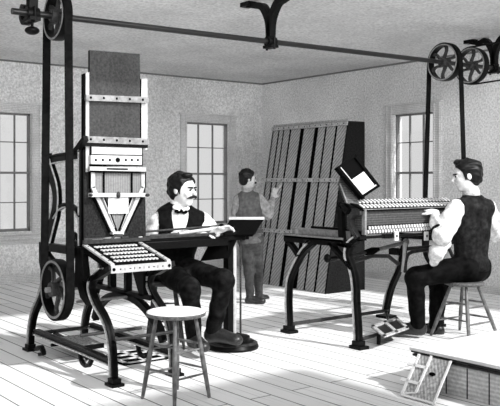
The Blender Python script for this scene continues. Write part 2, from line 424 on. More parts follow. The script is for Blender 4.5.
# keyboard
kb = MB(); KX0, KX1 = 2.99, 3.54
YF, ZF, YB, ZB = 5.65, .93, 6.14, 1.055
def kq(x, q, dz=0): return Vector((x, YF+(YB-YF)*q, ZF+(ZB-ZF)*q+dz))
kb.slab([kq(KX0, 0), kq(KX1, 0), kq(KX1, 1), kq(KX0, 1)], (0, 0, -.05))
kbo = kb.build('keyboard', 'black', tm)
ch = MB()
for x in (KX0, KX1-.035): ch.slab([kq(x, 0), kq(x+.035, 0), kq(x+.035, 1), kq(x, 1)], (0, 0, .014))
ch.slab([kq(KX0, 0), kq(KX1, 0), kq(KX1, 0)-Vector((0, 0, .06)), kq(KX0, 0)-Vector((0, 0, .06))], (0, -.012, 0))
ch.build('keyboard_border', 'steel', kbo)
nk = 12
for r in range(5):
    ks = MB()
    for i in range(nk):
        x = KX0+.075+(KX1-KX0-.15)*(i+.5*(r % 2))/nk; q = .12+.175*r
        c = kq(x+.010, q+.02, .010); ks.obox(c, (.0095, .003, 0), (-.006, .014, .003), (0, 0, .005))
    ks.build('key_row', 'ivory', kbo)
mk = MB()
for i, (wd, hg) in enumerate(((.012, .006), (.004, .013), (.016, .004), (.006, .011), (.014, .006), (.004, .010), (.010, .008), (.018, .004), (.005, .012), (.012, .006))):
    x = KX0+.075+i*.043; mk.box((x, YF-.0135, ZF-.03-hg), (x+wd, YF-.0105, ZF-.03+hg*.7))
for x in (KX0+.022, KX1-.022): mk.lathe([(.0, 0), (.013, 0), (.013, .004), (0, .004)], (x, YF-.014, ZF-.03), (0, -1, 0), 14)
for k in range(4):
    for x in (KX0+.022, KX1-.022): mk.ell(kq(x, .15+k*.24, .015), .008, .012, .003, 8)
mk.build('raised_marks', 'black', kbo)
# posts and arched apron below the keyboard
po = MB()
for a, w in ((114, .03), (130, .022), (146, .04)):
    y, z = onX(a, 254, 3.55); po.box((3.50, y-w, .60), (3.56, y+w, .99))
po.strip(cr([(6.98, .28), (6.90, .40), (6.70, .52), (6.42, .57), (6.12, .53), (5.86, .40), (5.74, .26)], 6), .028, 3.50, 3.56)
po.strip([(6.92, .60), (5.92, .60)], .02, 3.50, 3.56)
po.build('arched_apron', 'iron', tm)
for y, z, r in ((7.22, .16, .018), (6.2, .30, .015), (5.60, .36, .014)): MB().cyl((3.0, y, z), (3.58, y, z), r).build('cross_rod', 'iron_grey', tm)
ar = MB(); yc, zc = onX(96, 300, 3.2)
ar.lathe([(.045, -.015), (.06, -.015), (.06, .015), (.045, .015), (.045, -.015)], (3.2, yc, zc), (1, 0, 0), 20); ar.cyl((3.02, yc, zc), (3.5, yc, zc), .012)
ar.build('trip_ring', 'steel_mid', tm)
# flywheel driven by the belt, small handwheel behind it
rim, sp = MB(), MB(); wheel(rim, sp, 2.80, LWC[0], LWC[1], .248, .085, t=.028, spokes=5, curve=.9, hub=.06)
fw = rim.build('flywheel', 'iron', tm); sp.build('spokes', 'iron_grey', fw)
MB().lathe([(.222, 0), (.242, 0), (.242, -.004), (.222, -.004), (.222, 0)], (2.80,)+LWC, (1, 0, 0), 44).build('rim_edge', 'steel_mid', fw)
MB().cyl((2.74, LWC[0], LWC[1]), (3.1, LWC[0], LWC[1]), .022).build('axle', 'steel_mid', fw)
hy, hz = onX(73, 245, 3.06); rim = MB(); wheel(rim, rim, 3.045, hy, hz, .115, .03, t=.016, spokes=5, curve=.6, hub=.025)
rim.build('handwheel', 'iron', tm)
MB().strip([(LWC[0]+.05, LWC[1]), (6.55, .78), (6.85, .92)], .03, 2.98, 3.02).strip([(LWC[0]-.02, LWC[1]+.02), (6.22, .85)], .03, 2.98, 3.02).build('wheel_bracket', 'iron', tm)
# openwork upper frame behind the belt
up, ue = MB(), MB()
U = lambda a, b: onX(a, b, 3.0)
casting(up, ue, px_path([(47, 158), (51, 172), (56, 190), (56, 208), (52, 226), (47, 246)], 3.0), .075, 2.98, 3.02, fl=.006)
casting(up, ue, [U(47, 161), U(60, 158), U(82, 155)], .04, 2.98, 3.02, fl=.006)
casting(up, ue, [U(81, 150), U(81, 200), U(81, 246)], .022, 2.98, 3.02, fl=.005)
casting(up, ue, px_path([(54, 217), (60, 208), (68, 205), (76, 210), (80, 218)], 3.0), .02, 2.98, 3.02, fl=.005)
up.strip(px_path([(68, 155), (76, 151), (82, 143), (86, 138)], 3.0), .022, 2.98, 3.02)
ue.strip(px_path([(47, 158), (51, 172), (56, 190), (56, 208), (52, 226), (47, 246)], 3.0), .006, 2.975, 2.985, off=-.07)  # pale strip painting the highlight on the opposite edge
upo = up.build('upper_frame', 'iron', tm); ue.build('highlit_rib', 'iron_edge', upo)
# back board, magazine, rails, bars, hopper: all on an upright plane
BY = 6.22
def Q(px, py, y=BY): x, z = onY(px, py, y); return Vector((x, y, z))
def plate(mb, corners, t=.02, y=BY): mb.slab([Q(a, b, y) for a, b in corners], (0, t, 0)); return mb
plate(MB(), [(83.5, 165), (145, 168), (146, 243), (83, 247)], .03, BY).build('back_board', 'panel_dark', tm)
plate(MB(), [(90, 50), (140, 54), (141, 144), (90, 139)], .035, BY-.03).build('magazine_plate', 'plate', tm)
for qa, qb, y1 in (([(86, 73), (90, 72), (90, 172), (86, 172)], [(83.5, 74), (86, 73), (86, 172), (83.5, 172)], 0), ([(141.5, 79), (147.5, 78.5), (147.5, 150), (141.5, 150)], [(140, 79), (141.5, 79), (141.5, 150), (140, 150)], -.02)):
    r = plate(MB(), qa, .03, BY-.02).build('magazine_rail', 'steel', tm); plate(MB(), qb, .04, BY-.01+y1).build('rail_backing', 'black', r)
for y0, y1 in ((94.5, 100.5), (136, 142.5)):
    b = plate(MB(), [(86.5, y0), (149, y0+2.5), (149, y1+2.5), (86.5, y1)], .03, BY-.07).build('cross_bar', 'steel_mid', tm)
    for i in range(5): MB().ell(Q(91+i*13, (y0+y1)/2+i*.55, BY-.072), .011, .004, .011, 10).build('screw', 'black', b)
plate(MB(), [(84, 142.5), (148, 145), (148, 148), (84, 146)], .05, BY-.06).build('bar_shadow', 'iron', tm)  # dark strip standing in for the shadow under the cross bar
plate(MB(), [(90.5, 145), (143, 147), (143, 166), (90, 166)], .03, BY-.035).build('feed_backing', 'black', tm)
b = plate(MB(), [(92, 146), (142, 148), (142, 155), (92, 154)], .05, BY-.05).build('feed_box', 'steel', tm)
b = plate(MB(), [(91, 155), (142, 156), (142, 165), (91, 164)], .05, BY-.06).build('feed_panel', 'steel', tm)
for i, a in enumerate((96, 103, 110, 118, 126, 132, 138)): MB().ell(Q(a, 160, BY-.062), .011 if i != 3 else .022, .004, .011 if i != 3 else .022, 10).build('screw', 'black', b)
MB().box(Q(91, 154.2, BY-.063), Q(142, 155.4, BY-.058)).build('seam', 'black', b)
b = plate(MB(), [(90, 166.5), (146, 167.5), (146, 171.5), (90, 170.5)], .04, BY-.08).build('hopper_bar', 'steel', tm)
plate(MB(), [(90, 171.4), (146, 172.4), (146, 173.3), (90, 172.3)], .03, BY-.07).build('bar_underside', 'black', b)
plate(MB(), [(107, 168), (128, 168.4), (128, 170), (107, 169.6)], .003, BY-.083).build('bar_slot', 'black', b)
plate(MB(), [(90, 193), (147, 193), (147, 197), (90, 197)], .03, BY-.085).build('hopper_bar', 'steel', tm)
for a, r1, r2 in ((147.5, .02, .016), (91, .016, .014), (118.5, .018, .03)): MB().ell(Q(a, 195, BY-.09), r1, .02, r2).build('bar_knob', 'iron_grey', tm)
hp = MB(); plate(hp, [(92, 172), (144, 172), (144, 194), (122, 233), (114, 233), (92, 194)], .02, BY-.035)
plate(MB(), [(91, 171), (145.5, 171), (145.5, 194.5), (123.5, 234), (112.5, 234), (91, 194.5)], .02, BY-.02).build('hopper_backing', 'black', tm)
hpo = hp.build('hopper', 'hopper', tm)
def wire(a, b, w, m, parent, name, y=BY-.05, t=.02):
    A, B = Q(a[0], a[1], y), Q(b[0], b[1], y); d = (B-A).normalized(); n = Vector((-d.z, 0, d.x))*w
    MB().slab([A-n, B-n, B+n, A+n], (0, t, 0)).build(name, m, parent)
for sx in (-1, 1):
    c = 118.2
    wire((c+sx*25, 172), (c+sx*25, 188), .017, 'steel', hpo, 'hopper_edge')
    wire((c+sx*25, 187), (c+sx*20.5, 197), .017, 'steel', hpo, 'hopper_edge')
    wire((c+sx*21, 196), (c+sx*4.2, 232), .017, 'steel', hpo, 'hopper_edge')
    wire((c+sx*27.2, 172), (c+sx*27.2, 188), .008, 'black', hpo, 'hopper_lip', BY-.04)
    wire((c+sx*23.5, 197), (c+sx*7.5, 232), .009, 'black', hpo, 'hopper_lip', BY-.04)
    wire((c+sx*14, 172), (c+sx*14, 196), .007, 'black', hpo, 'hopper_rib')
    wire((c+sx*14, 196), (c+sx*1.2, 231), .007, 'black', hpo, 'hopper_rib')
    wire((c+sx*14.8, 198), (c+sx*3, 228), .004, 'steel', hpo, 'hopper_rib')
plate(MB(), [(108.5, 196), (128.5, 196), (128.5, 213.5), (108.5, 213.5)], .004, BY-.06).build('label_card', 'paper', hpo)
sp = MB(); plate(sp, [(113, 231.5), (124, 231.5), (124, 234.5), (113, 234.5)], .06, BY-.07); sp.build('spout_cap', 'steel', tm)
sp = MB(); plate(sp, [(114.5, 234), (123, 234), (124, 243), (113, 243)], .05, BY-.08)
sp.cyl(Q(107, 243, BY-.09), Q(115, 236, BY-.09), .010).cyl(Q(122, 236, BY-.09), Q(124, 242, BY-.09), .008); sp.build('spout', 'iron_grey', tm)
for q in ([(84, 240), (92, 239.6), (92, 244), (84, 244.4)], [(139, 236.5), (146, 236.2), (146, 240.3), (139, 240.6)]): plate(MB(), q, .01, BY-.02).build('foot_plate', 'steel', tm)
# long bed with its rods
bd = MB().box((3.0, 6.12, 1.03), (4.72, 6.38, 1.085)); bd.box((3.56, 6.09, .99), (4.45, 6.13, 1.06)); bd.build('bed', 'iron', tm, bevel=.006)
MB().box((2.99, 6.105, 1.07), (3.62, 6.14, 1.10)).box((3.56, 6.11, 1.085), (4.40, 6.14, 1.112)).build('bed_edge', 'iron_grey', tm)
for q0, q1, r in (((3.0, 6.2, 1.10), (3.45, 6.2, 1.10), .012), ((3.7, 6.24, 1.10), (4.3, 6.22, 1.11), .013), ((3.55, 6.32, 1.13), (4.5, 6.32, 1.16), .010)): MB().cyl(q0, q1, r).build('slide_rod', 'iron_grey', tm)
MB().cyl((3.95, 6.17, 1.115), (4.42, 6.19, 1.15), .016).build('justifying_rod', 'steel', tm)
MB().box((3.1, 6.17, 1.085), (3.35, 6.24, 1.10)).ell((3.28, 6.16, 1.105), .09, .03, .012).build('delivery_slide', 'steel_mid', tm)
g = MB(); g.cyl((4.42, 6.2, 1.15), (4.55, 6.16, 1.10), .02); g.cyl((4.5, 6.12, 1.1), (4.62, 6.2, 1.17), .014); g.box((4.42, 6.1, 1.085), (4.6, 6.3, 1.12)); g.ell((4.45, 6.2, 1.16), .035, .035, .03)
g.build('clamp', 'iron', tm)
MB().box((4.6, 6.13, 1.085), (4.9, 6.34, 1.125)).build('end_table', 'iron_grey', tm, bevel=.004)
# pedestal
pd = MB().lathe([(0, 0), (.245, 0), (.25, .02), (.235, .05), (.17, .075), (.165, .11), (.10, .125), (.06, .14), (0, .14)], (4.58, 6.2, 0), n=48)
pdo = pd.build('pedestal', 'iron', tm)
MB().lathe([(.236, .046), (.24, .052), (.21, .066), (.2, .06)], (4.58, 6.2, 0), n=48).build('base_rim', 'iron_grey', pdo)
MB().box((4.50, 6.16, .12), (4.56, 6.24, 1.04)).build('column', 'iron', pdo)
MB().cyl((4.59, 6.19, .12), (4.59, 6.19, 1.04), .024).build('column', 'steel', pdo)  # pale cylinder painting the highlight down the dark column
MB().cyl((4.66, 6.18, .13), (4.66, 6.18, 1.06), .010).build('rod', 'iron_grey', pdo)
MB().slab([P(210, 246, 7.7), P(202, 261, 7.7), P(229, 258, 7.62), P(237, 240, 7.62)], (0, .03, 0)).build('drop_leaf', 'iron', tm)
# treadle and floor grating
tr = MB(); c = P(80, 339, 7.36); tr.obox((3.24, 6.72, .14), (.13, 0, 0), (0, .20, .012), (0, 0, .01)); t_o = tr.build('treadle', 'tread', tm)
tb = MB(); tb.cyl((3.05, 6.9, .10), (3.45, 6.9, .10), .015); tb.obox((3.24, 6.52, .12), (.14, 0, 0), (0, .012, 0), (0, 0, .02)); tb.strip([(6.5, .03), (6.75, .10), (7.2, .14)], .015, 3.2, 3.24); tb.build('treadle_bar', 'iron', t_o)
tb = MB(); yy, zz = onX(42, 343, 2.96); tb.strip(cr([(yy+.1, .06), (yy, .10), (yy-.06, .05), (yy+.02, .03)], 5), .014, 2.93, 2.97); tb.build('latch', 'iron', tm)
gt = MB()
gc = onZ(134, 357); 
for i in range(4): gt.box((gc.x-.22, gc.y-.24+i*.15, .010), (gc.x+.22, gc.y-.20+i*.15, .014))
for i in range(3): gt.box((gc.x-.22+i*.20, gc.y-.24, .010), (gc.x-.18+i*.20, gc.y+.25, .014))
tg = thing('floor_grating', (gc.x, gc.y, 0), 'white barred grating lying flat on the floor under the keyboard', 'grating')
gt.build('bars', 'white_strip', tg); MB().box((gc.x-.24, gc.y-.26, 0), (gc.x+.24, gc.y+.27, .010)).build('pan', 'black', tg)

# copy desk on the end of the bed
cd = thing('copy_desk', (4.7, 6.25, 1.12), 'black slanted copy desk at the end of the moustached man\'s machine', 'desk')
q = [P(221, 234.5, 7.62), P(254, 234.5, 7.58), P(264, 219.5, 7.72), P(230, 219.5, 7.76)]
MB().slab(q, (0, .02, -.02)).build('slanted_board', 'black', cd)
MB().slab([P(229, 217, 7.75), P(264.5, 217, 7.71), P(264.5, 219.6, 7.70), P(229, 219.6, 7.74)], (.01, .03, 0)).build('top_ledge', 'steel', cd)
MB().cyl(P(262, 219, 7.75), P(254, 234, 7.65), .012).cyl(P(245, 231, 7.7), P(243, 240, 7.7), .02).build('stay', 'iron', cd)

# ------------------------------------------------------------------ second machine (distributor) with long key box
rm = thing('distributing_machine', (6.2, 5.7, 0), 'long iron machine with dark slotted box, curved legs and side tray', 'machine')
X5 = 5.5
def pp(pts, n=6, X=X5): return cr([onX(a, b, X) for a, b in pts], n)
def end_frame(dx, x_up=True):
    fr, ed = MB(), MB(); x0, x1 = X5-.03+dx, X5+.03+dx
    casting(fr, ed, pp([(314, 242), (304, 251), (296, 265), (290, 280), (288.6, 296), (288.8, 312), (289.5, 330)]), .032, x0, x1)
    fr.strip(pp([(289, 242), (294, 248), (299, 256)]), .02, x0, x1)
    casting(fr, ed, pp([(358, 238), (350, 245), (348, 256), (353, 270), (355.5, 285), (356, 304), (357.5, 326), (358, 346)]), .034, x0, x1)
    fr.strip(pp([(330, 241), (336, 250), (345, 260), (352, 268)]), .018, x0, x1)
    fr.strip([onX(329, 240, X5), onX(350, 247, X5)], .014, x0, x1)
    for (a, b) in ((289, 331), (358.5, 348)):
        y, z = onX(a, b, X5); fr.box((x0-.03, y-.08, 0), (x1+.03, y+.07, .03)); fr.box((x0-.015, y-.045, .03), (x1+.015, y+.045, .075))
    fr.strip([(6.50, .975), (5.5, .975)], .022, x0, x1)
    f = fr.build('end_frame', 'iron', rm); ed.build('highlit_rib', 'iron_edge', f); return f
end_frame(0)
# far end frame: the leg nearer the box line stands clear of the stool
fr, ed = MB(), MB(); casting(fr, ed, cr([onX(a, b, 7.0) for a, b in [(404, 236), (403, 250), (399, 268), (391, 287), (387, 303), (385.5, 313)]], 6), .038, 6.97, 7.03)
casting(fr, ed, cr([(5.62, 1.0), (5.68, .8), (5.78, .6), (5.74, .3), (5.74, .03)], 6), .034, 6.97, 7.03)
fr.strip([(6.35, .97), (5.5, .97)], .03, 6.97, 7.03)
y, z = onX(385.5, 315, 7.0); fr.box((6.92, y-.1, 0), (7.08, y+.08, .03)); fr.box((6.92, 5.66, 0), (7.08, 5.82, .03))
f = fr.build('end_frame', 'iron', rm); ed.build('highlit_rib', 'iron_edge', f)
MB().ell((X5-.05, onX(331, 258, X5)[0], onX(331, 258, X5)[1]), .03, .045, .045).cyl((X5-.06, *onX(331, 258, X5)), (X5+.1, *onX(331, 258, X5)), .015).build('knob', 'iron', rm)
# curled upper bracket and its riser
fr = MB(); fr.strip(pp([(362, 213), (355, 214), (351, 220), (353, 229), (358, 238)]), [.02]*25, X5-.03, X5+.03)
fr.build('scroll_bracket', 'iron_grey', rm)
fr = MB(); fr.strip(pp([(348, 212), (341, 205), (341, 222), (342, 240)]), .03, X5-.02, X5+.03); fr.build('riser', 'iron', rm)
# long box
BX1 = 7.02
bx = MB().box((5.53, 5.40, 1.115), (BX1, 5.62, 1.325)); bxo = bx.build('slotted_box', 'wood_dark', rm)
def bq(x, q, dz=0): return Vector((x, 5.37+.27*q, 1.325+.085*q+dz))
MB().slab([bq(5.50, 0), bq(BX1+.02, 0), bq(BX1+.02, 1), bq(5.50, 1)], (0, 0, -.02)).build('box_lid', 'black', bxo)
for r in range(2):
    kt = MB()
    for i in range(28):
        x = 5.55+i*.052+(r % 2)*.026; c = bq(x, .25+.48*r, .006); kt.obox(c, (.0105, -.003, 0), (.012, .040, .0126), (0, 0, .005))
    kt.build('slot_row', 'ivory', bxo)
MB().box((5.50, 5.365, 1.318), (BX1+.02, 5.395, 1.325)).box((5.51, 5.36, 1.08), (5.535, 5.40, 1.33)).build('box_edge', 'steel_mid', bxo)
for r in range(2):
    tt = MB()
    for i in range(36): x = 5.56+i*.04+(r % 2)*.02; tt.obox((x, 5.372, 1.108+r*.036), (.0085, 0, .003), (0, .012, 0), (-.004, 0, .014))
    tt.build('type_teeth', 'ivory', bxo)
MB().box((5.53, 5.375, 1.085), (BX1, 5.42, 1.165)).build('tooth_rail', 'black', bxo)
MB().cyl((5.45, 5.38, 1.055), (BX1+.05, 5.38, 1.055), .014).box((5.78, 5.36, 1.035), (5.93, 5.40, 1.075)).build('lower_rod', 'iron', rm)
for a in (396, 426):
    x, z = onY(a, 236, 5.36); r = MB().box((x-.028, 5.35, z-.045), (x+.028, 5.365, z+.045)).build('hanging_tab', 'ivory', rm)
    MB().ell((x, 5.348, z+.0), .012, .004, .014, 10).build('tab_hole', 'black', r)
# side tray reaching to the rack
MB().box((5.46, 5.62, 1.0), (5.80, 6.49, 1.02)).box((5.46, 5.62, .985), (5.475, 6.49, 1.045)).box((5.78, 5.62, 1.0), (5.80, 6.42, 1.11)).build('side_tray', 'iron', rm)
MB().box((5.50, 5.64, 1.02), (5.60, 6.40, 1.10)).cyl((5.48, 6.30, 1.03), (5.48, 6.30, 1.09), .025).build('type_channel', 'steel_mid', rm)
MB().box((5.453, 5.60, 1.022), (5.463, 6.49, 1.042)).build('tray_lip', 'steel_mid', rm)
# rods, pitman and elbow castings under the box
A_, B_, C_ = P(327, 261, 8.0), P(372, 251, 8.3), P(406, 242, 8.6)
MB().cyl(A_, B_, .018).build('pitman_rod', 'iron_grey', rm)
MB().tube([A_.lerp(B_, .85), B_, B_.lerp(C_, .2)], [.03, .04, .02]).build('pitman_grip', 'black', rm)
MB().tube([B_, C_], .022).ell(C_, .035, .035, .04).build('pitman_lever', 'steel_mid', rm)
MB().tube([P(352, 262, 8.2), P(372, 256, 8.4), P(388, 256, 8.6), P(398, 264, 8.75)], .022).tube(cr([P(405, 272, 8.75), P(406, 260, 8.7), P(412, 252, 8.7), P(440, 249, 8.9), P(444, 248, 9.6)], 4), .02).build('elbow_arm', 'iron_grey', rm)
MB().tube([P(405, 242, 8.55), P(404, 256, 8.6), P(402, 272, 8.65)], [.022, .018, .012]).build('drop_link', 'steel', rm)
rim, sp = MB(), MB(); wheel(rim, sp, 7.80, 6.3, .80, .31, .10, spokes=6, curve=.6, t=.03)
w = rim.build('flywheel', 'iron', rm); sp.build('spokes', 'iron_grey', w)
MB().cyl((7.0, 6.3, .80), (7.95, 6.3, .80), .024).box((6.97, 6.2, .74), (7.03, 6.4, .82)).build('axle', 'iron', w)
# long foot rod and treadle
MB().cyl((5.5, 6.45, .085), (7.0, 6.44, .085), .020).build('foot_rod', 'iron_grey', rm)
MB().cyl(P(362, 339, 7.75), P(392, 330, 8.35), .017).build('foot_rod', 'iron_grey', rm)
tz = .13; tq = [onZ(371, 327, tz), onZ(397, 318, tz), onZ(409, 329, tz), onZ(384, 338, tz)]
def tql(u, v): return tq[0].lerp(tq[1], u).lerp(tq[3].lerp(tq[2], u), v)
td = MB()
for u0, u1, v0, v1 in ((0, 1, 0, .13), (0, 1, .87, 1), (0, .1, 0, 1), (.9, 1, 0, 1), (.45, .55, 0, 1)): td.slab([tql(u0, v0), tql(u1, v0), tql(u1, v1), tql(u0, v1)], (0, 0, .016))
to = td.build('treadle', 'iron_edge', rm)
MB().slab([tql(0, 0), tql(1, 0), tql(1, 1), tql(0, 1)], (0, 0, -.006)).build('treadle_plate', 'iron', to)
MB().cyl(tql(.5, .5)-Vector((0, 0, .01)), P(386, 312, 9.3), .014).cyl(tql(.05, .5)-Vector((0, 0, .12)), tql(.05, .5), .02).build('treadle_link', 'iron', to)
# tilted copy frame
cf = thing('copy_holder', (5.62, 5.7, 1.4), 'dark framed board holding a sheet of paper, tilted above the slotted box', 'copy holder')
c0, c1, c2, c3 = P(354, 155, 7.9), P(335.5, 168, 7.75), P(361, 199, 7.75), P(379, 187, 7.9)
nrm = (c1-c0).cross(c3-c0).normalized(); 
if nrm.dot(Vector((FX, FY, 0))) < 0: nrm = -nrm
def cl(u, v): return c0.lerp(c3, u).lerp(c1.lerp(c2, u), v)     # u down the board, v across
MB().slab([c0, c3, c2, c1], nrm*.03).build('board', 'black', cf)
fm = MB()
for u0, u1, v0, v1 in ((0, 1, .0, .1), (0, 1, .9, 1), (0, .06, 0, 1), (.93, 1, 0, 1)): fm.slab([cl(u0, v0), cl(u1, v0), cl(u1, v1), cl(u0, v1)], -nrm*.025)
fm.build('frame', 'black', cf)
fm = MB()
for u0, u1, v0, v1 in ((.06, .93, .86, .89), (.90, .93, .12, .88)): fm.slab([cl(u0, v0), cl(u1, v0), cl(u1, v1), cl(u0, v1)], -nrm*.026)
fm.build('inner_strip', 'steel', cf)
MB().slab([cl(.47, .12), cl(.89, .12), cl(.89, .84), cl(.47, .84)], -nrm*.004).build('sheet', 'paper', cf)
sd = MB(); sd.slab([P(341, 178, 7.85), P(339, 184, 7.85), P(346, 203, 7.75), P(360, 207, 7.75), P(354, 190, 7.85)], (0, .02, 0)); sd.build('stand', 'wood_dark', cf)
MB().cyl(P(340, 184, 7.83), P(347, 203, 7.73), .008).build('stand_edge', 'steel_mid', cf)

# ------------------------------------------------------------------ leaning type rack
rk = thing('type_rack', (8.1, 9.1, 0), 'tall leaning rack of hatched upright channels standing near the side wall', 'rack')
RY0, RY1 = 8.30, 10.0
XB0, XT0, XBK, RH = 7.75, 8.20, 8.53, 2.45
def rf(y, z, dx=0): q = z/RH; return Vector((XB0+(XT0-XB0)*q+dx, y, z))
side = [Vector((XB0, 0, 0)), Vector((XT0, 0, RH)), Vector((XBK, 0, RH)), Vector((XBK, 0, 0))]
MB().slab([p+Vector((0, RY0, 0)) for p in side], (0, .03, 0)).build('side_panel', 'rack_side', rk)
MB().slab([p+Vector((0, RY1-.03, 0)) for p in side], (0, .03, 0)).build('side_panel', 'rack_side', rk)
MB().slab([rf(RY0+.03, 0, .10), rf(RY1-.03, 0, .10), rf(RY1-.03, RH, .10), rf(RY0+.03, RH, .10)], (.02, 0, 0)).build('back_panel', 'rack_back', rk)
MB().box((XT0, RY0, RH), (XBK, RY1, RH+.03)).build('top', 'rack_batten', rk)
# channels measured along the top edge: fraction from the far end to the near end
for a, b in ((.005, .085), (.10, .155), (.167, .25), (.268, .40), (.445, .59), (.635, .725), (.742, .855), (.875, .99)):
    ya, yb = RY1-(RY1-RY0)*a, RY1-(RY1-RY0)*b
    c = MB(); c.slab([rf(ya, 0, 0), rf(yb, 0, 0), rf(yb, RH-.03, 0), rf(ya, RH-.03, 0)], (.085, 0, 0)); co = c.build('channel', 'rack_strip', rk, smooth=False)
    e = MB()
    for y in (ya, yb): 
        y2 = y+(-.010 if y == yb else .010); e.slab([rf(y, .01, -.004), rf(y2, .01, -.004), rf(y2, RH-.03, -.004), rf(y, RH-.03, -.004)], (.098, 0, 0))
    e.build('channel_edge', 'black', co)
for z, ee in ((RH-.035, .0), (1.60, .07), (.82, .0)):
    b = MB(); b.slab([rf(RY0-.0, z-.028, -.03), rf(RY1+ee, z-.028, -.03), rf(RY1+ee, z+.028, -.03), rf(RY0, z+.028, -.03)], (.025, 0, 0))
    bo = b.build('batten', 'rack_batten', rk)
    sc = MB()
    for i in range(14): sc.ell(rf(RY0+.06+i*.122, z, -.032), .004, .011, .011, 8)
    sc.build('screw', 'black', bo)

# ------------------------------------------------------------------ low platform with leaning lattice board
PX, PY, PZ = 4.84, 4.19, .30
pf = thing('low_platform', (6.5, 2.8, 0), 'low boarded platform with a white top and dark moulded edge', 'platform')
MB().box((PX-.02, 1.4, PZ-.022), (XW-.3, PY+.02, PZ)).build('deck', 'platform_top', pf)
md = MB()
for k, (o, z0, z1) in enumerate(((.012, .262, .276), (.004, .235, .252))): md.box((PX-o, 1.4, z0), (XW-.3, PY+o, z1))
md.build('moulding', 'moulding', pf)
MB().box((PX+.012, 1.42, .225), (XW-.32, PY-.012, PZ-.022)).build('moulding_core', 'rack_batten', pf)
MB().box((PX+.02, 1.42, 0), (XW-.32, PY-.02, .235)).build('side_boards', 'platform_side', pf)
gr = MB()
for i in range(14): y = PY-.12-i*.19; gr.box((PX+.016, y, 0), (PX+.022, y+.008, .235))
gr.build('board_groove', 'moulding', pf)
lt = thing('lattice_board', (4.7, 3.95, 0), 'small grey board with white ladder strips leaning on the platform edge', 'board')
a0, a1 = Vector((4.53, 4.03, .012)), Vector((4.53, 3.73, .012))       # foot of the board
b0, b1 = Vector((4.81, 4.10, .262)), Vector((4.81, 3.80, .262))
nn = (a1-a0).cross(b0-a0).normalized()
if nn.z < 0: nn = -nn
def lq(u, v): return a0.lerp(a1, u).lerp(b0.lerp(b1, u), v)
MB().slab([lq(0, 0), lq(1, 0), lq(1, 1), lq(0, 1)], -nn*.012).build('panel', 'lattice_panel', lt)
ws = MB()
def st(u0, v0, u1, v1, w):
    A, B = lq(u0, v0), lq(u1, v1); d = (B-A).normalized(); n = d.cross(nn)*w; ws.slab([A-n, B-n, B+n, A+n], nn*.010)
st(.0, 0, .0, 1, .010); st(1, 0, 1, 1, .008); st(.38, .12, .38, 1.02, .009); st(0, .0, 1, 0, .008)
st(-.22, .33, .40, .33, .012); st(-.22, .72, .40, .72, .012); st(.0, .02, .38, .12, .006)
ws.build('white_strips', 'white_strip', lt)
kn = MB(); kn.ell(lq(.62, .62), .02, .03, .015, 10); kn.build('latch', 'black', lt)

